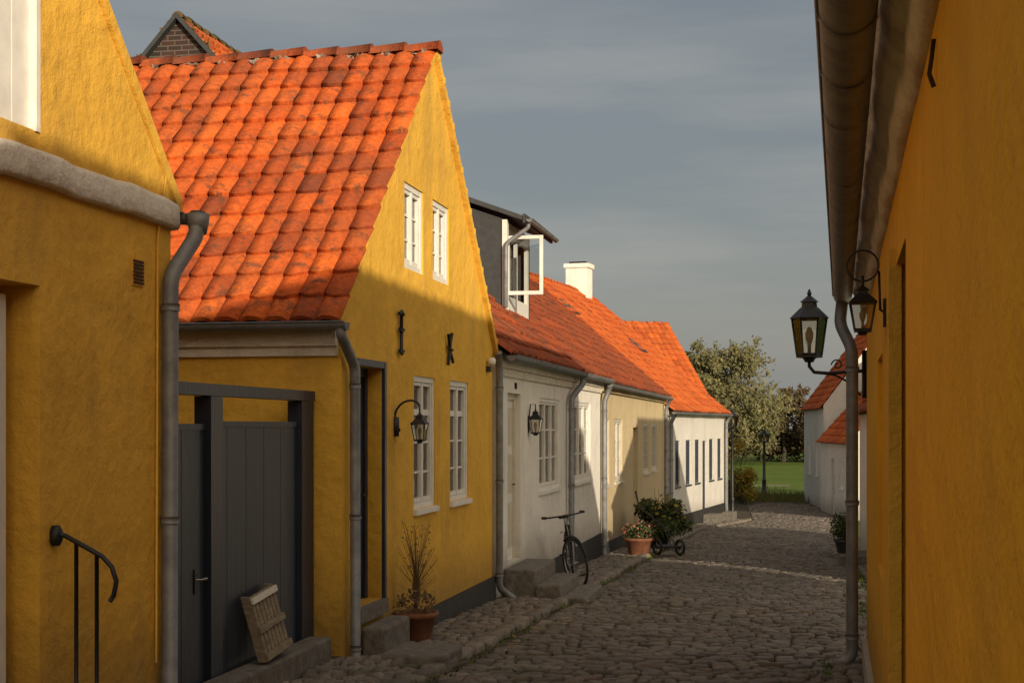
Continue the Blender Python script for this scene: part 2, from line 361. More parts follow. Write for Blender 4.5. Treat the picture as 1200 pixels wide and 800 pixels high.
def house(name,F,L,D,z0,ze,zr,kind,wm,tm,cuts=[],tw=.2,tl=.31,seg=6,oh=.12,back=True,vg=.03,rm=None,mm=None):
    e=empty(name,F.p(L/2,-D/2,0)); mb=MB()
    if kind=='gable': mb.prism(F,[(0,z0),(L,z0),(L,ze),(L/2,zr),(0,ze)],'n',0,-D,wm); half=L/2
    else: mb.prism(F,[(0,z0),(0,ze),(-D/2,zr),(-D,ze),(-D,z0)],'s',0,L,wm); half=D/2
    body=mb.obj('walls',e)
    if cuts:
        cb=MB()
        for c in cuts: cb.box(F,c[0],c[1],-c[4],.5,c[2],c[3],wm)
        cut(body,cb.obj('cutter'))
    tan=(zr-ze)/half; t=MB(); lift=.03
    for sgn in (1,-1):
        sg=seg if sgn==1 else 3
        if kind=='gable':
            s_e=-oh if sgn==1 else L+oh
            O=F.p(s_e,vg,ze-oh*tan+lift); b=F.p(L/2,0,zr)-F.p(s_e,0,ze-oh*tan); tiles(t,O,F.n*(-D-vg),b,tm,tw,tl,.05,sg)
        else:
            n_e=oh if sgn==1 else -D-oh
            O=F.p(-vg,n_e,ze-oh*tan+lift); b=F.p(0,-D/2,zr)-F.p(0,n_e,ze-oh*tan); tiles(t,O,F.s*(L+2*vg),b,tm,tw,tl,.05,sg)
    if kind=='gable': ridge(t,F.p(L/2,vg+.02,zr+lift+.02),F.p(L/2,-D,zr+lift+.02),rm or tm,.10,.36,mm)
    else: ridge(t,F.p(-vg,-D/2,zr+lift+.02),F.p(L+vg,-D/2,zr+lift+.02),rm or tm,.10,.36,mm)
    t.obj('roof_tiles',e)
    return e

# ------------------------------------------------------------ ground, road
mb=MB(); ys=[-60,-10,0,10,20,30,40,50,53,56,59,62,80,120,200,500,2500]
xs=[-1500,-100,-20,0,20,100,1500]
vs=[(x,y,zg(y)-.03) for y in ys for x in xs]; k=len(xs)
mb.add(vs,[(j*k+i,j*k+i+1,(j+1)*k+i+1,(j+1)*k+i) for j in range(len(ys)-1) for i in range(k-1)],M_field); mb.obj('ground')
def xl(y): 
    if y<41.5: return -3.62
    return -3.66+(y-41.7)*.1246 if y<52 else -2.38+(y-52)*-.05
def xr(y):
    if y<12.3: return .215+.0314*y
    if y<13.5: return .60+(y-12.3)*.625
    if y<31: return 1.35
    if y<54: return 1.35+(y-31)*.03
    return max(.5,2.05-(y-54)*.1)
mb=MB(); yy=[-8+i*1.0 for i in range(82)]
vs=[]
for y in yy: vs+=[(xl(y)-(.0 if y<52 else 3),y,zg(y)-.010),(xr(y)+.0,y,zg(y)-.010)]
mb.add(vs,[(2*i,2*i+1,2*i+3,2*i+2) for i in range(len(yy)-1)],M_sand)
mb.box(W,7.6,11.3,-9,-3.625,-.45,-.31,M_sand)
mb.obj('road')
def stone(mb,x,y,z,w,l,h,mat,rot,top=.8):
    c,s=math.cos(rot),math.sin(rot); vs=[]
    tx=U(-.08,.08);ty=U(-.08,.08)
    offs=[(U(.84,1.08)) for _ in range(8)]
    for k,(q,hh) in enumerate(((1,-.03),(.97,h*.55),(top,h))):
        for j in range(8):
            a=2*math.pi*(j+.5)/8; ca,sa=math.cos(a),math.sin(a)
            ex=(abs(ca)**.45)*(1 if ca>0 else -1)*w/2*q*offs[j]; ey=(abs(sa)**.45)*(1 if sa>0 else -1)*l/2*q*offs[j]
            vs.append((x+ex*c-ey*s,y+ex*s+ey*c,z+hh+(ex*tx+ey*ty if k else 0)))
    vs.append((x,y,z+h*1.04))
    fs=[(k*8+j,k*8+(j+1)%8,(k+1)*8+(j+1)%8,(k+1)*8+j) for k in range(2) for j in range(8)]+[(16+j,16+(j+1)%8,24) for j in range(8)]
    mb.add(vs,fs,mat,True)
mb=MB(); y=3.0
while y<66:
    l=U(.09,.15)*(1 if y<25 else 1.25 if y<40 else 1.7); a=xl(y)+.95; b=xr(y)-.30
    x=a+U(0,.06); ph=U(0,6)
    while x<b:
        w=U(.085,.22)*(1 if y<35 else 1.25); t=(x-a)/(b-a); crown=.05*(1-(2*t-1)**2)-.015+.014*math.sin(y*1.3+x*2)+.008*math.sin(y*3.1-x*2.7)
        if R()>.012: stone(mb,x+w/2,y+l/2+.025*math.sin(x*1.7+ph)+U(-.008,.008),zg(y)+crown+U(-.009,.009),w*.96,l*.95,U(.012,.024),M_cob,U(-.1,.1))
        x+=w+.005
    y+=l+.004
mb.obj('cobblestones')
mb=MB()
for side in (0,1):
    y=3.0
    while y<(52 if side==0 else 46):
        l=U(.10,.15)*(1 if y<28 else 1.4)
        if side==0: a=xl(y)+.03;b=xl(y)+.72
        else: a=xr(y)-.28;b=xr(y)-.02
        x=a
        while x<b:
            w=U(.09,.16); stone(mb,x+w/2,y+l/2+U(-.01,.01),zg(y)+.03+U(-.008,.008),w*.92,l*.92,U(.015,.03),M_cob2,U(-.3,.3),.72); x+=w+.006
        y+=l+.006
    y=3.0
    while y<52 and side==0:
        l=U(.25,.5); stone(mb,xl(y)+.83+U(-.015,.015),y+l/2,zg(y)+.02+U(-.008,.008),.18,l*.95,.045,M_cob2,U(-.04,.04)); y+=l+.01
mb.obj('pavement')
mb=MB()
for i in range(900):
    y=U(8,36); s=R()
    x=xr(y)-.32+random.gauss(0,.06) if s<.45 else (xl(y)+.93+random.gauss(0,.05) if s<.75 else U(xl(y)+.1,xr(y)-.1))
    if abs(y-15.5)<2.5 and s<.45: x-=U(0,.3)
    for j in range(7):
        a=U(0,6.28); h=U(.02,.06); d=Vector((math.cos(a)*.03,math.sin(a)*.03,h)); p=Vector((x+U(-.03,.03),y+U(-.03,.03),zg(y)+.015)); w=Vector((-math.sin(a),math.cos(a),0))*.006
        mb.add([p-w,p+w,p+d],[(0,1,2)],M_grs)
mb.obj('grass_tufts')
mb=MB()
for i in range(300):
    y=U(9,36); x=xl(y)+.95+abs(random.gauss(0,.25)) if R()<.5 else U(xl(y)+.1,xr(y)-.1)
    p=Vector((x,y,zg(y)+.075)); a=Vector((U(-1,1),U(-1,1),U(-.2,.2))).normalized(); b=a.cross(Vector((0,0,1))).normalized(); q=U(.015,.035)
    mb.add([p-a*q,p+b*q*.6,p+a*q,p-b*q*.6],[(0,1,2,3)],M_leafB if R()<.6 else M_leafC)
mb.obj('fallen_leaves')

# ------------------------------------------------------------ YELLOW gable house
F=Fr(-3.62,11.12); L=5.95; ZE,ZR=2.50,5.36
cuts=[(.42,1.15,.03,2.08,.3),(2.25,3.09,.756,2.06,.22),(3.74,4.61,.756,2.06,.22),(1.91,2.61,3.07,3.89,.22),(2.99,3.68,3.07,3.89,.22)]
yh=house('yellow_gable_house',F,L,7.5,-1,ZE,ZR,'gable',M_yel,M_tile,cuts,.215,.31,8,.14,True,.045,M_tile2,M_mort)
mb=MB()
window(mb,F,2.25,3.09,.756,2.06,rows=4,trans=3); window(mb,F,3.74,4.61,.756,2.06,rows=4,trans=3)
window(mb,F,1.91,2.61,3.07,3.89,rows=3,curtain=.8,sill=False); window(mb,F,2.99,3.68,3.07,3.89,rows=3,curtain=.8,sill=False)
mb.obj('windows',yh)
mb=MB(); door(mb,F,.42,1.15,.03,2.08,-.16,M_blue,M_blue2); mb.box(F,.36,.418,-.02,.03,.03,2.14,M_blue2); mb.box(F,1.152,1.21,-.02,.03,.03,2.14,M_blue2); mb.box(F,.418,1.152,-.02,.028,2.082,2.14,M_blue2)
mb.box(F,.38,1.2,-.1,.05,-.1,.028,M_step); mb.obj('door',yh)
mb=MB(); mb.prism(F,[(1.25,-1),(5.97,-1),(5.97,-.27),(1.25,-.27)],'n',-.02,.035,M_tar); mb.obj('plinth',yh)
mb=MB(); mb.box(F,-.07,.02,-7.5,-.03,2.22,2.36,M_cor); mb.box(F,-.035,.02,-7.5,-.03,2.14,2.22,M_cor); mb.obj('cornice',yh)
mb=MB(); 
tg=(ZR-ZE)/(L/2)
for sg in (0,1):
    a=(-.1,ZE-.1*tg) if sg==0 else (L+.1,ZE-.1*tg); c=(L/2,ZR)
    if sg==0: mb.prism(F,[(a[0],a[1]-.02),(c[0],c[1]-.02),(c[0],c[1]+.03),(a[0],a[1]+.03)],'n',.035,-.05,M_yel)
    else:
        mb.prism(F,[(a[0],a[1]),(c[0],c[1]),(c[0],c[1]+.12),(a[0],a[1]+.12)],'n',.052,-.09,M_yel)
        n=15
        for i in range(n):
            t=(i+.5)/n; s=a[0]+(c[0]-a[0])*t; z=a[1]+(c[1]-a[1])*t; mb.box(F,s-.035,s+.035,-.06,.056,z+.06,z+.135,M_yel)
mb.obj('verge',yh)
mb=MB(); gutter(mb,F,.1,-7.5,-.2,2.40,.065,'n')
pipe(mb,[F.p(-.2,.06,2.38),F.p(-.2,.06,2.30),F.p(.12,.075,2.06),F.p(.14,.075,-.42)],.043)
pipe(mb,[F.p(5.9,.08,2.45),F.p(5.97,.08,2.2),F.p(5.97,.08,-.42),F.p(6.15,.22,-.56)],.045)
mb.obj('gutter_and_downpipes',yh)
mb=MB()
def anchor(s,z0,z1,x):
    h=z1-z0
    if x:
        mb.tube([F.p(s-.08,.03,z0),F.p(s-.01,.03,z0+h*.35),F.p(s+.01,.03,z0+h*.65),F.p(s+.09,.03,z1)],.018,M_iron,6)
        mb.tube([F.p(s+.12,.035,z0+.03),F.p(s,.035,z0+h*.4),F.p(s-.09,.035,z1-.02)],.018,M_iron,6)
        mb.tube([F.p(s-.10,.035,z0+.18),F.p(s+.10,.035,z0+.16)],.014,M_iron,6)
    else:
        mb.tube([F.p(s,.03,z0),F.p(s,.03,z1)],.018,M_iron,6)
        for z in (z0,z0+h*.5,z1): mb.tube([F.p(s-.075,.03,z+(.03 if z!=z1 else -.03)),F.p(s,.035,z),F.p(s+.075,.03,z+(.03 if z!=z1 else -.03))],.016,M_iron,6)
anchor(1.70,2.24,2.64,False); anchor(3.61,2.22,2.56,True); mb.obj('wall_anchors',yh)
mb=MB(); mb.lathe(F.p(5.6,.06,2.3),[(.03,0),(.05,.02),(.05,.07),(.02,.09)],M_white,10); mb.box(F,5.55,5.65,0,.05,2.22,2.29,M_iron); mb.obj('sensor_light',yh)
def walllamp(name,F,s,n,z,w,h,ring=False,sides=4):
    e=empty(name,F.p(s,0,z)); mb=MB(); c=F.p(s,n,z); lantern(mb,c,w,h,sides); mb.obj('lantern',e)
    mb=MB()
    top=z+h
    pts=[]
    if ring is None:
        mb.box(F,s-.04,s+.04,0,.015,z,z+h*.7,M_iron); mb.tube([F.p(s,.01,z+h*.6),F.p(s,.03,top+.05),F.p(s,n,top+.05),F.p(s,n,top-.02)],.009,M_iron,6)
    elif not ring:
        mb.lathe(F.p(s,.012,z+h*.45),[(.03,-.09),(.036,0),(.03,.09)],M_iron,8)
        for i in range(11):
            t=i/10; a=math.pi*t; pts.append(F.p(s,n*.5-n*.5*math.cos(a),z+h*.6+(top+.03-z-h*.6)*t**.5+.10*math.sin(a)))
        mb.tube(pts,.011,M_iron,6); 
        mb.tube([F.p(s,.02+.04*math.sin(i*.7)*(1-i/12),z+h*.35-.02*math.cos(i*.7)*(1-i/12)) for i in range(10)],.008,M_iron,5)
    else:
        r=n*.68
        mb.box(F,s-.03,s+.03,0,.015,z+h*.05,z+h*.62,M_iron)
        mb.tube([F.p(s,n+r*math.cos(i*math.pi/12),top+.005+r*.9+r*math.sin(i*math.pi/12)) for i in range(24)],.0055,M_iron,6,closed=True)
        mb.tube([F.p(s,.01,z+h*.35),F.p(s,n*.25,z+h*.4),F.p(s,n*.28,z+h*.8),F.p(s,n*.3,top+r*.6)],.007,M_iron,6)
    mb.tube([c+Vector((0,0,h*.95)),c+Vector((0,0,h*1.1))],.008,M_iron,6)
    mb.obj('bracket',e)
walllamp('wall_lantern',F,1.57,.24,1.44,.15,.27)

# ------------------------------------------------------------ yard gate
g=empty('wooden_yard_gate',(-3.9,9.6,0)); G=Fr(-3.9,7.95); mb=MB(); gl=3.12
def gbox(s0,s1,n0,n1,z0,z1,m): mb.box(G,s0,s1,n0,n1,z0,z1,m)
gbox(0,gl,-.06,.07,1.77,1.85,M_blue2)
gbox(.0,.1,-.055,.065,-.4,1.767,M_blue2); gbox(1.02,1.22,-.055,.066,-.4,1.767,M_blue2); gbox(gl-.30,gl-.02,-.055,.065,-.4,1.767,M_blue2)
mb.obj('frame',g); mb=MB()
def leaf(a,b,zt):
    k=max(2,int((b-a)/.16)); w=(b-a)/k
    for i in range(k): gbox(a+i*w+.0015,a+(i+1)*w-.0015,-.02,.018+.002*(i%2),-.36,zt-.04,M_blue)
    gbox(a,b,-.025,.028,zt-.04,zt,M_blue); gbox(a+.01,b-.01,-.05,-.021,.0,.12,M_blue2); gbox(a+.01,b-.01,-.05,-.021,1.2,1.32,M_blue2)
leaf(.11,1.01,1.58); leaf(1.23,gl-.31,1.60); mb.obj('leaves',g); mb=MB()
mb.tube([G.p(.86,.02,.55),G.p(.86,.065,.55),G.p(.95,.065,.55)],.009,M_steel,6); mb.box(G,.835,.885,.02,.03,.46,.62,M_iron); mb.obj('handle',g)
c=empty('slatted_wooden_crate',(-3.7,9.6,-.2)); mb=MB()
def P(a,b,t): return Vector((-3.82+ .17*(1-b/.62) + t*.8, 9.50+a*.78+b*.08, -.10+b*.80+a*.08))
def slab(a0,a1,b0,b1,t0,t1,mat):
    vs=[P(a0,b0,t0),P(a1,b0,t0),P(a1,b1,t0),P(a0,b1,t0),P(a0,b0,t1),P(a1,b0,t1),P(a1,b1,t1),P(a0,b1,t1)]
    mb.add(vs,[(0,1,2,3),(4,5,6,7),(0,1,5,4),(1,2,6,5),(2,3,7,6),(3,0,4,7)],mat)
for i in range(7): slab(.01+i*.088,.07+i*.088,.0,.56,0,.016,M_wood)
for b0 in (.02,.25,.50): slab(0,.62,b0,b0+.05,.018,.04,M_cream if b0>.4 else M_wood)
for a0 in (0,.58): slab(a0,a0+.04,0,.56,-.07,-.002,M_wood)
slab(.04,.58,.0,.02,-.07,-.002,M_wood)
mb.obj('slats',c)
# low stone kerb under the gate on which the crate stands
mb=MB(); mb.box(W,8.0,10.9,-3.83,-3.63,-.6,-.12,M_step); mb.obj('gate_threshold_stone',None,.02)

# ------------------------------------------------------------ NEAR yellow house
F=Fr(-3.62,1.9); L=5.97
nh=house('yellow_corner_house',F,L,5.5,-1,2.93,5.9,'gable',M_yel2,M_tile,[(3.3,4.48,-.15,2.25,.3),(3.5,4.43,3.0,4.1,.12)],.2,.31,5,.1,True,-.02)
mb=MB(); door(mb,F,3.3,4.36,-.15,2.2,-.14,M_white,M_white); mb.box(F,4.362,4.47,-.29,-.26,-.15,2.24,M_white); mb.obj('door',nh)
mb=MB()
for i in range(6): mb.box(F,3.51+i*.153,3.51+i*.153+.148,-.1,-.03+.003*(i%2),3.01,4.09,M_white)
mb.box(F,4.425,4.46,-.05,.015,2.995,4.12,M_white); mb.obj('hatch',nh)
mb=MB(); mb.sweepprof(F,[(-.02,2.73),(.045,2.735),(.058,2.75),(.058,2.80),(.055,2.86),(.045,2.885),(.02,2.90),(-.02,2.905)],-.04,L+.03,40,M_cor,.012); mb.obj('cornice',nh)
mb=MB(); gutter(mb,F,.06,-5.4,L+.11,2.83,.06,'n')
pipe(mb,[F.p(L+.10,.13,2.84),F.p(L+.08,.13,2.70),F.p(L-.13,.06,2.44),F.p(L-.15,.06,-.4)],.047)
mb.lathe(F.p(L+.10,.13,2.71),[(.05,0),(.065,.07),(.07,.12),(.055,.12)],M_zinc,12)
pipe(mb,[F.p(L-.06,.012,3.1),F.p(L-.20,.012,2.66),F.p(L-.22,.012,.2)],.007,M_yel2,False)
mb.obj('gutter_and_downpipe',nh)
mb=MB(); mb.box(F,5.46,5.60,-.01,.008,2.35,2.51,M_yel2)
for i in range(7): mb.box(F,5.47,5.59,.008,.016,2.362+i*.02,2.374+i*.02,M_rust)
mb.obj('vent_grille',nh)
mb=MB(); mb.prism(F,[(L+.12,2.82),(L/2,5.9),(L/2,6.0),(L+.12,2.92)],'n',.02,-.1,M_yel2); mb.prism(F,[(-.12,2.82),(L/2,5.9),(L/2,6.0),(-.12,2.92)],'n',.02,-.1,M_yel2); mb.obj('verge',nh)
e=empty('iron_handrail',(-3.4,6.5,.6)); mb=MB()
pts=[(-3.60,1.03),(-3.55,1.02),(-3.45,.97),(-3.35,.92),(-3.30,.87),(-3.275,.80),(-3.29,.73),(-3.31,.70)]
mb.tube([(x,6.5,z) for x,z in pts],.013,M_iron,8); mb.lathe((-3.60,6.5,1.0),[(.02,-.03),(.035,0),(.035,.04),(.02,.07)],M_iron,10)
mb.tube([(-3.49,6.5,.98),(-3.49,6.5,-.1)],.011,M_iron,8); mb.tube([(-3.38,6.5,.93),(-3.38,6.5,-.2)],.011,M_iron,8); mb.obj('rail',e)
e=empty('door_steps',(-3.4,5.9,-.2)); mb=MB(); mb.box(W,5.1,6.58,-3.618,-3.22,-.6,-.16,M_step); mb.obj('stone',e,.02)
e=empty('door_steps',(-3.4,12,-.4)); mb=MB(); mb.box(W,11.48,12.3,-3.565,-3.36,-.8,-.12,M_step); mb.box(W,10.95,11.62,-3.25,-2.72,-.8,-.25,M_step); mb.obj('stone',e,.03)
def pot(mb,c,r,h,mat=M_terr):
    mb.lathe(c,[(r*.65,0),(r*.72,.02),(r*.95,h*.82),(r*1.08,h*.84),(r*1.1,h),(r*.95,h),(r*.9,h*.9)],mat,18)
e=empty('dry_potted_plant',(-3.4,12.75,-.4)); mb=MB(); pc=Vector((-3.41,12.68,-.42)); pot(mb,pc,.19,.28); mb.obj('pot',e); mb=MB()
for i in range(75):
    a=U(0,6.28);r=U(.02,.26); h=U(.3,.88); b=pc+Vector((0,0,.24)); t=b+Vector((math.cos(a)*r*.8,math.sin(a)*r,h)); mid=(b+t)/2+Vector((-math.cos(a)*r*.25,-math.sin(a)*r*.25,.06))
    mb.tube([b,mid,t,t+Vector((U(-.07,.07),U(-.07,.07),U(-.06,.04)))],.003,M_straw,4,.001)
mb.leaves(pc+Vector((0,0,.36)),(.22,.22,.14),170,.05,M_straw); mb.leaves(pc+Vector((0,0,.8)),(.16,.2,.3),50,.03,M_straw); mb.obj('stalks',e)
mb=MB()
for i in range(120): stone(mb,U(-3.6,-3.0),U(9.6,11.0),zg(11)+.05,U(.06,.14),U(.06,.14),U(.03,.07),M_cob2,U(0,3),.6)
mb.obj('loose_pebbles')

# ------------------------------------------------------------ brick gable house behind
F=Fr(-10.17+2.7,22.45)
bh=house('brick_gable_house',F,5,5.4,-1,5.45,8.42,'eave',M_brick,M_tile,[],.22,.32,5,.1,True,.05,M_moss,M_moss)
mb=MB()
for sg in (0,1):
    a=(0.12,5.32) if sg==0 else (-5.52,5.32)
    mb.prism(F,[a,(-2.7,8.42),(-2.7,8.52),(a[0],a[1]+.10)],'s',-.14,.02,M_slate)
    for i in range(22):
        t=i/22; q=a[0]+(-2.7-a[0])*t; z=a[1]+.08+(8.5-a[1]-.08)*t; mb.leaves(F.p(-.06,q,z+.03),(.08,.08,.05),8,.08,M_moss,.1)
mb.obj('verge',bh)

# ------------------------------------------------------------ WHITE house 1
F=Fr(-3.60,17.15); L=9.65
cuts=[(.75,1.62,-.2,2.0,.22),(3.05,4.85,.63,1.98,.2),(6.4,8.3,.63,1.98,.2)]
wh=house('white_plastered_house',F,L,6.9,-1.2,2.55,5.5,'eave',M_wht,M_tile2,cuts,.22,.33,6,.16)
mb=MB(); window(mb,F,3.05,4.85,.63,1.98,cols=3,rows=3,fm=M_white,curtain=.4); window(mb,F,6.4,8.3,.63,1.98,cols=3,rows=3,fm=M_white,curtain=.4); mb.obj('windows',wh)
mb=MB(); door(mb,F,.75,1.62,-.2,2.0,-.1,M_white,M_cream); mb.obj('door',wh)
mb=MB(); mb.box(F,.02,L,-.02,.07,2.30,2.5,M_cor); mb.box(F,.02,L,-.02,.035,2.2,2.298,M_cor); mb.obj('cornice',wh)
mb=MB(); mb.box(F,1.7,L,-.02,.03,-1.2,-.45,M_tar); mb.obj('plinth',wh)
mb=MB(); mb.box(F,1.2,1.28,0,.02,2.06,2.14,M_dark); mb.obj('house_number',wh)
mb=MB(); gutter(mb,F,0,L,.2,2.44,.07); pipe(mb,[F.p(6.05,.2,2.38),F.p(6.05,.2,2.28),F.p(5.52,.09,2.02),F.p(5.50,.09,-.8)],.05); mb.obj('gutter_and_downpipe',wh)
walllamp('wall_lantern',F,2.2,.10,1.48,.19,.34,None)
d=empty('roof_dormer',(-5,23,4)); mb=MB(); D0,D1=22.1,24.3
mb.prism(W,[(-4.5,3.3),(-4.5,4.85),(-6.6,5.62),(-6.6,3.3)],'s',D0,D0+.08,M_slate); mb.prism(W,[(-4.5,3.3),(-4.5,4.85),(-6.6,5.62),(-6.6,3.3)],'s',D1-.08,D1,M_slate)
mb.box(W,D0+.08,D1-.08,-4.56,-4.502,3.3,3.66,M_white); mb.box(W,D0+.08,D1-.08,-4.56,-4.502,4.62,4.84,M_white)
mb.box(W,D0+.08,D0+.2,-4.56,-4.502,3.66,4.62,M_white);mb.box(W,D1-.2,D1-.08,-4.56,-4.502,3.66,4.62,M_white); mb.box(W,D0+1.05,D0+1.13,-4.56,-4.504,3.66,4.62,M_white)
mb.box(W,D0+.1,D1-.1,-4.9,-4.85,3.3,4.8,M_dark); mb.box(W,D0-.03,D0+.1,-4.53,-4.45,3.3,4.84,M_white)
mb.prism(W,[(-4.15,4.80),(-4.15,4.87),(-6.9,5.88),(-6.9,5.78)],'s',D0-.15,D1+.2,M_slate)
mb.prism(W,[(-4.13,4.76),(-4.13,4.9),(-4.17,4.91),(-4.17,4.76)],'s',D0-.17,D1+.22,M_slate)
gutter(mb,W,D0-.15,D1+.2,-4.07,4.82,.05); pipe(mb,[(-4.1,D0-.06,4.78),(-4.1,D0-.06,4.7),(-4.46,D0-.08,4.45),(-4.46,D0-.08,3.45)],.035)
mb.obj('dormer_body',d); mb=MB()
H=Fr(-4.50,D0+.14,90); a0,a1,b0,b1=0.0,.60,3.66,4.60
mb.box(H,a0,a0+.055,-.02,.02,b0,b1,M_white);mb.box(H,a1-.055,a1,-.02,.02,b0,b1,M_white);mb.box(H,a0+.055,a1-.055,-.019,.019,b0,b0+.06,M_white);mb.box(H,a0+.055,a1-.055,-.019,.019,b1-.055,b1,M_white)
mb.add([H.p(a0+.05,0,b0+.05),H.p(a1-.05,0,b0+.05),H.p(a1-.05,0,b1-.05),H.p(a0+.05,0,b1-.05)],[(0,1,2,3)],M_glass); mb.obj('open_casement',d)
e=empty('door_steps',(-3,18,-.5)); mb=MB()
mb.box(W,17.45,18.95,-3.565,-3.15,-1,-.22,M_step); mb.box(W,17.38,18.9,-3.148,-2.83,-1,-.40,M_step); mb.box(W,17.3,18.85,-2.828,-2.50,-1,-.54,M_step); mb.obj('stone',e,.025)

# ------------------------------------------------------------ CREAM house
F=Fr(-3.62,26.83); L=13.85
cw=[(.3,1.5,.42,1.72),(2.3,3.7,.42,1.72),(8.1,9.5,.42,1.65),(10.2,11.6,.42,1.65)]
cuts=[(a,b,c,d,.2) for a,b,c,d in cw]+[(5.8,6.8,-.9,1.55,.25)]
ch=house('cream_plastered_house',F,L,6.9,-2,2.5,5.45,'eave',M_crm,M_tile2,cuts,.24,.36,5,.16)
mb=MB()
for a,b,c,d_ in cw: window(mb,F,a,b,c,d_,cols=2,rows=3,curtain=.3,fm=M_cream)
mb.obj('windows',ch); mb=MB(); door(mb,F,5.8,6.8,-.9,1.55,-.15,M_blue,M_cream); mb.obj('door',ch)
mb=MB(); mb.box(F,0,L,-.02,.07,2.24,2.42,M_crm); mb.obj('cornice',ch)
mb=MB(); mb.prism(F,[(0,-2),(L,-2),(L,-1.0),(0,-.68)],'n',-.02,.03,M_tar); mb.obj('plinth',ch)
mb=MB(); gutter(mb,F,.02,L,.2,2.38,.07); pipe(mb,[F.p(.1,.2,2.33),F.p(.05,.09,2.05),F.p(.05,.09,-.9)],.05); pipe(mb,[F.p(L-.5,.2,2.33),F.p(L-.5,.09,2.05),F.p(L-.5,.09,-1.3)],.05); mb.obj('gutter_and_downpipes',ch)
e=empty('door_steps',(-3.3,33,-1)); mb=MB(); mb.box(W,32.5,33.8,-3.585,-3.0,-1.6,-.92,M_step); mb.obj('stone',e,.02)

# ------------------------------------------------------------ WHITE house 3
F=Fr(-3.66,41.7,7.1); L=9.9
w3=[(1.3,2.0),(2.9,3.7),(4.4,5.2),(6.9,7.7),(8.5,9.3)]
cuts=[(a,b,-.25,1.15,.2) for a,b in w3]+[(5.7,6.5,-1.3,1.1,.25)]
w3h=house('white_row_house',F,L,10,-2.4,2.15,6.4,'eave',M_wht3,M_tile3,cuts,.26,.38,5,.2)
mb=MB()
for a,b in w3: window(mb,F,a,b,-.25,1.15,cols=2,rows=3,curtain=0,n=-.06,fm=M_blue)
mb.obj('windows',w3h); mb=MB(); door(mb,F,5.7,6.5,-1.3,1.1,-.1,M_blue,M_blue2); mb.obj('door',w3h)
mb=MB(); mb.box(F,0,L,-.02,.06,1.9,2.08,M_cor); mb.obj('cornice',w3h)
mb=MB(); mb.box(F,0,L,-.02,.03,-2.4,-1.15,M_tar); mb.obj('plinth',w3h)
mb=MB(); gutter(mb,F,0,L,.24,2.0,.07); pipe(mb,[F.p(.2,.24,1.95),F.p(.3,.09,1.7),F.p(.3,.09,-1.5)],.06); pipe(mb,[F.p(L-.1,.24,1.95),F.p(L-.1,.09,1.7),F.p(L-.1,.09,-1.7)],.06); mb.obj('gutter_and_downpipes',w3h)
mb=MB(); mb.box(F,8.1,8.8,-5.4,-4.6,5.9,7.25,M_wht); mb.box(F,8.04,8.86,-5.46,-4.54,7.25,7.4,M_wht); mb.box(F,8.2,8.7,-5.3,-4.7,7.4,7.48,M_dark); mb.obj('chimney',w3h)
mb=MB(); tn=(6.4-2.15)/5
def skyl(s,n,F,ze,tn,w=.6,h=.7):
    c=[F.p(s,n,ze-n*tn+.10),F.p(s+w,n,ze-n*tn+.10),F.p(s+w,n-h*.76,ze-(n-h*.76)*tn+.10),F.p(s,n-h*.76,ze-(n-h*.76)*tn+.10)]
    mb.add(c,[(0,1,2,3)],M_glass); lo=[v-Vector((0,0,.02)) for v in c]; mb.add(lo,[(0,1,2,3)],M_dark)
    for i in range(4): mb.tube([c[i],c[(i+1)%4]],.03,M_slate,6)
skyl(6.6,-2.2,F,2.15,tn); skyl(2.2,-3.4,F,2.15,tn)
mb.obj('skylights',w3h)
e=empty('door_steps',(-2.6,48,-1.7)); mb=MB(); mb.box(F,5.6,6.6,.035,.5,-2.2,-1.33,M_step); mb.box(F,9.2,9.9,.035,.45,-2.3,-1.45,M_step); mb.obj('stone',e,.02)
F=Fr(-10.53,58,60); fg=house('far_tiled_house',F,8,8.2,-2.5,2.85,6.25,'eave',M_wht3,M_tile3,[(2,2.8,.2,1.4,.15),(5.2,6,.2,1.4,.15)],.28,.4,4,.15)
mb=MB(); window(mb,F,2,2.8,.2,1.4); window(mb,F,5.2,6,.2,1.4); mb.obj('windows',fg)

# ------------------------------------------------------------ RIGHT ochre house
a=1.8; sx,sy=math.sin(rad(a)),math.cos(rad(a)); DD=.215
F=Fr(DD*sy-4*sx,-DD*sx-4*sy,a,-1); L=16.25
def S(s): return s+4
cuts=[(S(4.98),S(5.84),-.25,2.2,.28),(S(7.7),S(8.7),.75,1.95,.10)]
rh=house('ochre_house',F,L,6.6,-1,2.86,5.62,'eave',M_och,M_tile,cuts,.2,.31,4,.12)
mb=MB(); door(mb,F,S(4.98),S(5.84),-.25,2.2,-.2,M_blue,M_blue2); mb.box(F,S(5.80),S(5.90),-.02,.03,-.25,2.26,M_yel2); mb.obj('door',rh)
mb=MB(); mb.box(F,S(7.7)+.001,S(8.7)-.001,-.12,-.04,.751,1.949,M_yel2); mb.obj('blind_window',rh)
mb=MB(); mb.sweepprof(F,[(-.02,2.50),(.02,2.505),(.045,2.54),(.05,2.60),(.08,2.62),(.10,2.66),(.135,2.70),(.15,2.80),(-.02,2.82)],0,L,80,M_cor,.012); mb.obj('cornice',rh)
mb=MB(); gutter(mb,F,0,L+.1,.195,2.67,.078)
pipe(mb,[F.p(L-.05,.20,2.60),F.p(L-.05,.22,2.42),F.p(L-.2,.12,2.2),F.p(L-.2,.12,-.33),F.p(L-.25,.26,-.44)],.05); mb.obj('gutter_and_downpipe',rh)
mb=MB(); mb.prism(F,[(S(0),-1),(L,-1),(L,-.2),(S(0),.12)],'n',-.02,.04,M_cor); mb.obj('plinth',rh)
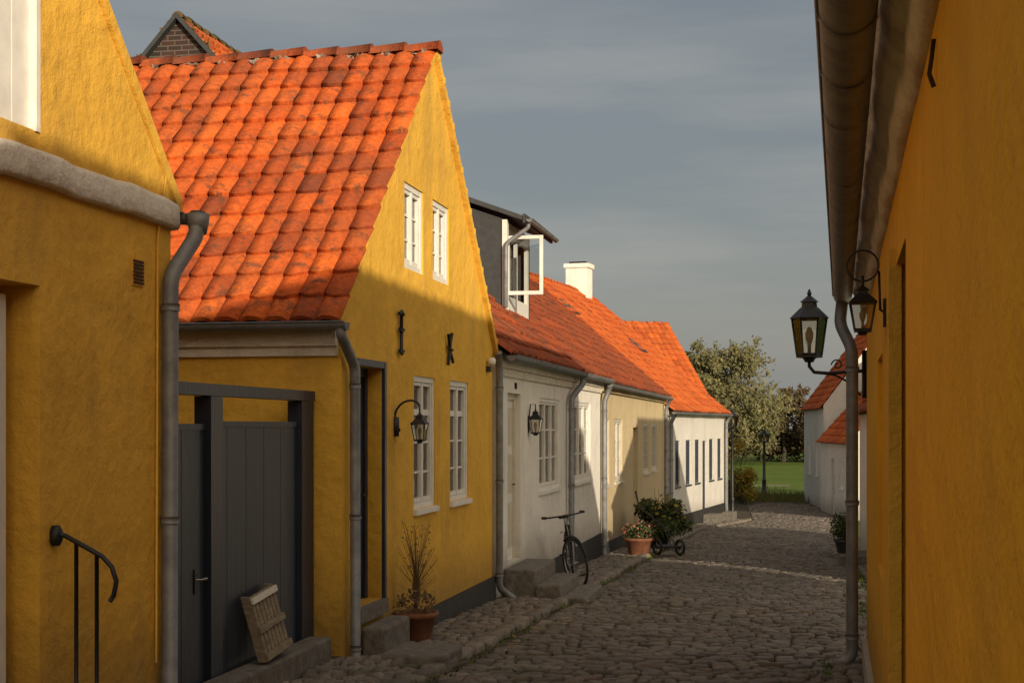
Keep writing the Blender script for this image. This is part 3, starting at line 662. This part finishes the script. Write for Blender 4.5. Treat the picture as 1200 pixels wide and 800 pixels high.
mb=MB(); mb.tube([F.p(S(3.40),.006,2.34),F.p(S(3.40),.016,2.37),F.p(S(3.41),.010,2.41),F.p(S(3.40),.006,2.45)],.006,M_rust,6); mb.obj('rusty_hook',rh)
walllamp('wall_lantern',F,S(7.08),.11,2.03,.135,.235,True)
sl=empty('wall_street_lantern',F.p(L,.1,2)); mb=MB(); c=F.p(L,.47,2.17); lantern(mb,c,.29,.55,6,0); mb.obj('lantern',sl)
mb=MB(); mb.tube([F.p(L,.0,2.03),F.p(L,.32,2.01),F.p(L,.43,2.02),F.p(L,.47,2.07),F.p(L,.47,2.15)],.015,M_iron,8)
mb.tube([F.p(L,.05,1.82),F.p(L,.12,1.92),F.p(L,.25,1.99),F.p(L,.33,2.01)],.01,M_iron,6)
mb.tube([F.p(L,.24+.05*math.cos(i*.6)*(1-i/16),2.08+.05*math.sin(i*.6)*(1-i/16)) for i in range(15)],.007,M_iron,5)
mb.tube([F.p(L,.02,1.8),F.p(L,.02,2.2)],.02,M_iron,8); mb.obj('bracket_arm',sl)
F=Fr(1.35,21.5,0,-1); r2=house('white_eave_house',F,9,6.5,-2,1.9,4.9,'eave',M_wht,M_tile2,[(1.5,2.6,.1,1.4,.2),(4,4.9,-.8,1.3,.2)],.26,.38,4,.15)
mb=MB(); window(mb,F,1.5,2.6,.1,1.4); door(mb,F,4,4.9,-.8,1.3,-.12,M_blue,M_white); mb.obj('windows_and_door',r2)
e=empty('door_steps',(1,26,-.8)); mb=MB(); mb.box(W,25.6,26.9,.80,1.345,-1.4,-.70,M_step); mb.box(W,25.7,26.8,.55,.798,-1.4,-.86,M_step); mb.obj('stone',e,.02)
e=empty('potted_box_shrub',(.95,26.2,-.5)); mb=MB(); pot(mb,(.90,26.2,-.70),.18,.24,M_slate); mb.obj('pot',e); mb=MB(); mb.leaves((.88,26.2,-.24),(.27,.27,.28),1000,.06,M_leafD,.3); mb.obj('leaves',e)
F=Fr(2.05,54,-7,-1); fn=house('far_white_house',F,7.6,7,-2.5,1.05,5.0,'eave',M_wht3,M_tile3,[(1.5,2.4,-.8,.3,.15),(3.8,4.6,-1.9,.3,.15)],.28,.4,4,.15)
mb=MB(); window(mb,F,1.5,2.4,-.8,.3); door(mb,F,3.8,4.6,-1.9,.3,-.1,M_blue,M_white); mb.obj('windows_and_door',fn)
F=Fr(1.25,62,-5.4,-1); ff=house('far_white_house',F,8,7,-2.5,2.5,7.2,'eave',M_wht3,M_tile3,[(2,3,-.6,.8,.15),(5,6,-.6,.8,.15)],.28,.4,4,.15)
mb=MB(); window(mb,F,2,3,-.6,.8); window(mb,F,5,6,-.6,.8); mb.obj('windows',ff)

# ------------------------------------------------------------ bicycle
e=empty('bicycle',(-3.1,19.8,-.3)); 
fw=Vector((-2.93,19.25,zg(19.2)+.37)); rw=Vector((-3.17,20.28,zg(20.3)+.37))
ax=(fw-rw).normalized(); lean=(Vector((0,0,1))+Vector((-.16,0,0))).normalized(); side=ax.cross(lean).normalized()
def B(a,u,w=0): return rw+ax*a+lean*u+side*w
def wheel(name,c,axd,sd):
    mb=MB(); r=.33
    ring=lambda rr:[c+axd*rr*math.cos(i*math.pi/18)+lean*rr*math.sin(i*math.pi/18) for i in range(36)]
    mb.tube(ring(r),.018,M_rub,8,closed=True); mb.tube(ring(r-.02),.010,M_steel,6,closed=True)
    for i in range(20):
        t=i*math.pi/10; mb.tube([c+sd*(.02 if i%2 else -.02),c+axd*(r-.02)*math.cos(t)+lean*(r-.02)*math.sin(t)],.0018,M_steel,3)
    mb.tube([c-sd*.05,c+sd*.05],.02,M_steel,8); mb.obj(name,e)
st=Matrix.Rotation(rad(24),3,'Z'); ax2=st@ax; sd2=ax2.cross(lean).normalized()
wheel('front_wheel',fw,ax2,sd2); wheel('rear_wheel',rw,ax,side)
wb=(fw-rw).length; bb=B(.44,-.06); seat=B(.27,.50); head=B(wb-.16,.52); headl=B(wb-.11,.36)
mb=MB()
for p,q in ((bb,seat),(seat,head),(bb,headl),(head,headl)): mb.tube([p,q],.016,M_iron,8)
for w in (-.05,.05):
    mb.tube([B(0,0,w),bb+side*w*.5],.009,M_iron,6); mb.tube([B(0,0,w),seat],.008,M_iron,6)
    mb.tube([fw+sd2*w,headl+sd2*w*.8,headl+lean*.02],.011,M_iron,6)
mb.tube([seat,B(.23,.62)],.012,M_steel,8); mb.obj('frame',e)
mb=MB(); s0=B(.22,.64); mb.add([s0-ax*.13-side*.08,s0-ax*.13+side*.08,s0+ax*.0+side*.05,s0+ax*.15+side*.015,s0+ax*.15-side*.015,s0-side*.05]+[s0-ax*.13-side*.07-lean*.05,s0-ax*.13+side*.07-lean*.05,s0+side*.04-lean*.04,s0+ax*.15+side*.01-lean*.03,s0+ax*.15-side*.01-lean*.03,s0-side*.04-lean*.04],[(0,1,2,3,4,5),(11,10,9,8,7,6)]+[(i,(i+1)%6,6+(i+1)%6,6+i) for i in range(6)],M_rub); mb.obj('saddle',e,.01)
mb=MB(); hs=head+lean*.14; mb.tube([head,hs],.013,M_steel,8)
mb.tube([hs-sd2*.30-ax2*.16,hs-sd2*.27-ax2*.03,hs-sd2*.1+ax2*.04,hs+ax2*.05,hs+sd2*.1+ax2*.04,hs+sd2*.27-ax2*.03,hs+sd2*.30-ax2*.16],.012,M_iron,8)
for w in (-1,1): mb.tube([hs+sd2*.30*w-ax2*.16,hs+sd2*.30*w-ax2*.06],.019,M_rub,8)
mb.obj('handlebar',e)
mb=MB(); mb.tube([bb+side*.045+ax*.08*math.cos(i*.52)+lean*.08*math.sin(i*.52) for i in range(12)],.006,M_steel,5,closed=True)
mb.tube([bb-side*.06,bb-side*.07+lean*-.16],.009,M_steel,6); mb.tube([bb+side*.06,bb+side*.07+lean*.16],.009,M_steel,6); mb.tube([bb-side*.07-lean*.16,bb-side*.16-lean*.16],.018,M_rub,6); mb.tube([bb+side*.07+lean*.16,bb+side*.16+lean*.16],.018,M_rub,6)
mb.tube([bb,bb+side*.06],.012,M_steel,6)
mb.obj('crank_and_pedals',e)
mb=MB()
for c,axd,a0,a1 in ((fw,ax2,.3,2.2),(rw,ax,.9,3.3)):
    mb.tube([c+axd*.37*math.cos(a0+(a1-a0)*i/10)+lean*.37*math.sin(a0+(a1-a0)*i/10) for i in range(11)],.018,M_iron,6)
mb.tube([B(-.2,.38,-.06),B(.18,.42,-.06)],.006,M_steel,5);mb.tube([B(-.2,.38,.06),B(.18,.42,.06)],.006,M_steel,5);mb.tube([B(-.2,.38,-.06),B(-.2,.38,.06)],.006,M_steel,5); mb.tube([rw,B(-.17,.38)],.006,M_steel,5)
mb.obj('mudguards_and_rack',e)

# ------------------------------------------------------------ pots, shrub, cart
e=empty('flower_pot',(-2.95,27.6,-.8)); mb=MB(); pot(mb,(-2.95,27.6,-.93),.27,.34); mb.obj('pot',e); mb=MB(); mb.leaves((-2.95,27.6,-.49),(.33,.33,.20),700,.08,M_leafD,.2); mb.leaves((-2.95,27.6,-.44),(.34,.34,.18),90,.06,M_flow,.8); mb.obj('flowers',e)
e=empty('potted_shrub',(-2.85,30.5,-.6)); mb=MB(); pot(mb,(-2.85,30.5,-1.04),.28,.34,M_slate); mb.obj('pot',e); mb=MB()
for i in range(10): mb.leaves((-2.85+U(-.35,.45),30.5+U(-.6,.6),-.47+U(-.22,.28)),(.28,.28,.24),330,.10,M_leafD,.2)
for i in range(14): mb.tube([(-2.85,30.5,-.75),(-2.85+U(-.6,.75),30.5+U(-.5,.5),U(-.4,.25))],.010,M_bark,5,.003)
mb.leaves((-2.75,30.4,-.3),(.55,.6,.42),160,.08,M_leafC,.7); mb.obj('foliage',e)
e=empty('garden_hand_cart',(-2.3,27.9,-.8)); mb=MB(); cz=zg(28)
for x in (-2.18,-2.62):
    c=Vector((x,27.9,cz+.19)); rr=Matrix.Rotation(rad(40),3,'Z')
    ring=[c+rr@Vector((0,.14*math.cos(i*math.pi/10),.14*math.sin(i*math.pi/10))) for i in range(20)]
    mb.tube(ring,.028,M_rub,8,closed=True)
    for i in range(0,20,4): mb.tube([c,ring[i]],.008,M_steel,4)
    mb.lathe(c+Vector((0,0,-.03)),[(.04,0),(.04,.06)],M_iron,8)
mb.tube([(-2.18,27.9,cz+.19),(-2.62,27.9,cz+.19)],.014,M_iron,6); mb.obj('wheels',e); mb=MB()
for o in (0,.1): mb.tube([(-2.25-o,27.9+o,cz+.2),(-2.45-o*.5,28.0,cz+.55),(-3.0,28.1+o,cz+.95),(-3.08,28.15+o,cz+1.25)],.011,M_iron,6)
mb.tube([(-3.08,28.15,cz+1.25),(-3.08,28.3,cz+1.25)],.018,M_rub,6)
mb.box(W,27.75,28.15,-2.62,-2.25,cz+.18,cz+.22,M_iron); mb.obj('frame',e)

# ------------------------------------------------------------ lamp posts, fence
def post(name,x,y,h,k=1):
    e=empty(name,(x,y,zg(y))); mb=MB(); z=zg(y)
    mb.lathe((x,y,z),[(.13*k,0),(.13*k,.12),(.09*k,.2),(.08*k,.7),(.095*k,.75),(.06*k,.8),(.045*k,h-.75),(.08,h-.7),(.04,h-.6)],M_iron,12); mb.obj('post',e)
    mb=MB(); lantern(mb,(x,y,z+h-.55),.46*k,.66,6,0); mb.obj('lantern',e)
post('street_lamp',-1.5,75,3.3,1.3); post('street_lamp',-2.20,52.6,3.95)
e=empty('white_rail_fence',(-1,80,-1.9)); mb=MB()
for i in range(4): mb.box(W,79.9,80,-1.9+i*.45,-1.84+i*.45,-1.97,-1.6,M_wood)
mb.box(W,79.86,79.895,-2.2,-.2,-1.70,-1.63,M_cream); mb.obj('rails',e)

# ------------------------------------------------------------ trees
def tree(name,x,y,h,w,mat,nl,ls,seedn=0,lobes=26,sq=.4):
    random.seed(seedn+11)
    z=zg(y); e=empty(name,(x,y,z)); mb=MB(); top=Vector((x,y,z+h*.6))
    mb.tube([(x,y,z),(x+.1,y,z+h*.2),(x-.1,y,z+h*.4),top],h*.035,M_bark,10,h*.012); cl=[]
    for i in range(lobes):
        a=U(0,6.28); rr=w/2*(U(.0,1)**.5); hh=U(sq,1)
        k=math.sqrt(max(.08,1-((hh-.55)/.50)**2)); 
        c=Vector((x+math.cos(a)*rr*k,y+math.sin(a)*rr*k,z+h*hh*.90)); cl.append(c)
        b=Vector((x,y,z+h*U(.2,.5))); mb.tube([b,(b+c)/2+Vector((0,0,-.2)),c],h*.010,M_bark,6,h*.002)
    mb.obj('trunk_and_limbs',e); mb=MB()
    for c in cl:
        r=w*U(.09,.16)
        mb.leaves(c,(r*1.1,r*1.1,r*.9),nl//lobes,ls,mat,.15)
        for _ in range(6): 
            d=Vector((U(-1,1),U(-1,1),U(-.6,1)))*r*1.15; mb.leaves(c+d,(r*.4,r*.4,r*.35),nl//lobes//9,ls,mat,.1)
    mb.obj('crown',e)
tree('willow_tree',-7.2,136,11.4,12.0,M_leafA,21000,.34,1,90,.15)
tree('willow_tree',-1.0,146,7.4,7.0,M_leafB,7000,.36,2,34,.2)
tree('willow_tree',-16,140,10,9,M_leafA,7000,.5,5,34,.3)
tree('willow_tree',8,140,8,8,M_leafA,6000,.5,6,30,.2)
random.seed(3); mb=MB()
for i in range(110):
    x=U(-45,50); y=150+U(-6,10); h=U(2.4,5.2) if x<2 else U(3,7)
    mb.leaves((x,y,-1.95+h*.5),(U(1.4,2.8),1.5,h*.55),200,.5,M_leafB if R()<.7 else M_leafA,.3)
mb.obj('distant_hedge')
e=empty('yellow_bush',(-2.5,66,-1.5)); mb=MB()
for i in range(20):
    x=-2.6+U(-1.2,.85); zz=-1.9+U(.25,2.7)*(1 if x<-2.4 else .6); mb.leaves((x,66+U(-.6,.6),zz),(.40,.45,.42),190,.13,M_leafC,.2)
for i in range(24): mb.tube([(-2.6+U(-.5,.5),66,-1.95),(-2.6+U(-1.2,.9),66+U(-.5,.5),U(-.6,1.4))],.014,M_bark,4,.004)
mb.obj('foliage',e)
random.seed(9); mb=MB()
for i in range(2500):
    x=U(-6,3);y=U(67,74); p=Vector((x,y,-1.96)); d=Vector((U(-.08,.08),U(-.05,.05),U(.1,.4))); mb.add([p-Vector((.025,0,0)),p+Vector((.025,0,0)),p+d],[(0,1,2)],M_grs if R()<.6 else M_straw)
mb.obj('field_edge_grass')

# ------------------------------------------------------------ light, sky, camera
el=rad(12.5); az=rad(146)
dirv=Vector((math.sin(az)*math.cos(el),math.cos(az)*math.cos(el),math.sin(el)))
w=bpy.data.worlds.new('World'); scene.world=w; w.use_nodes=True; nt=w.node_tree; nt.nodes.clear()
out=nt.nodes.new('ShaderNodeOutputWorld'); bg=nt.nodes.new('ShaderNodeBackground'); nt.links.new(bg.outputs[0],out.inputs[0])
sky=nt.nodes.new('ShaderNodeTexSky'); sky.sky_type='NISHITA'; sky.sun_disc=False; sky.sun_elevation=el; sky.sun_rotation=az; sky.dust_density=3; sky.air_density=1.2
tc=nt.nodes.new('ShaderNodeTexCoord').outputs['Generated']
n1=noise(nt,tc,3.0,5,.55,(1,1,8)); n2=noise(nt,tc,1.6,3,.5,(1,1,4))
cl=mix(nt,ramp(nt,n1,[(.38,0.0),(.68,1.0)]),(2.15,2.35,2.6),(3.3,3.25,3.2))
cl=mix(nt,ramp(nt,n2,[(.35,.5),(.65,0.0)]),cl,(1.8,1.95,2.2))
sz=nt.nodes.new('ShaderNodeSeparateXYZ'); nt.links.new(tc,sz.inputs[0])
cl=mix(nt,ramp(nt,sz.outputs['Z'],[(.0,.75),(.16,0.0)]),cl,(3.3,3.25,3.1))
dp=nt.nodes.new('ShaderNodeVectorMath'); dp.operation='DOT_PRODUCT'; nt.links.new(tc,dp.inputs[0]); dp.inputs[1].default_value=dirv
glow=ramp(nt,dp.outputs['Value'],[(.0,0.0),(.95,1.0)])
cl=mix(nt,glow,cl,(14,11.5,8.5))
c=mix(nt,.78,sky.outputs[0],cl); nt.links.new(c,bg.inputs[0]); bg.inputs[1].default_value=.1
sd=bpy.data.lights.new('sun','SUN'); sd.energy=4.7; sd.angle=rad(.5); sd.color=(1,.85,.63); so=bpy.data.objects.new('sun',sd); scene.collection.objects.link(so)
so.rotation_euler=dirv.to_track_quat('Z','Y').to_euler(); so.location=dirv*60
cd=bpy.data.cameras.new('camera'); cd.lens=50; cd.sensor_width=36; cd.shift_y=.0833; cd.clip_start=.05; cd.clip_end=4000
co_=bpy.data.objects.new('camera',cd); co_.location=(0,0,1.56); co_.rotation_euler=(rad(90),0,rad(11.2)); scene.collection.objects.link(co_); scene.camera=co_
scene.view_settings.view_transform='Standard'; scene.view_settings.look='None'; scene.view_settings.exposure=0
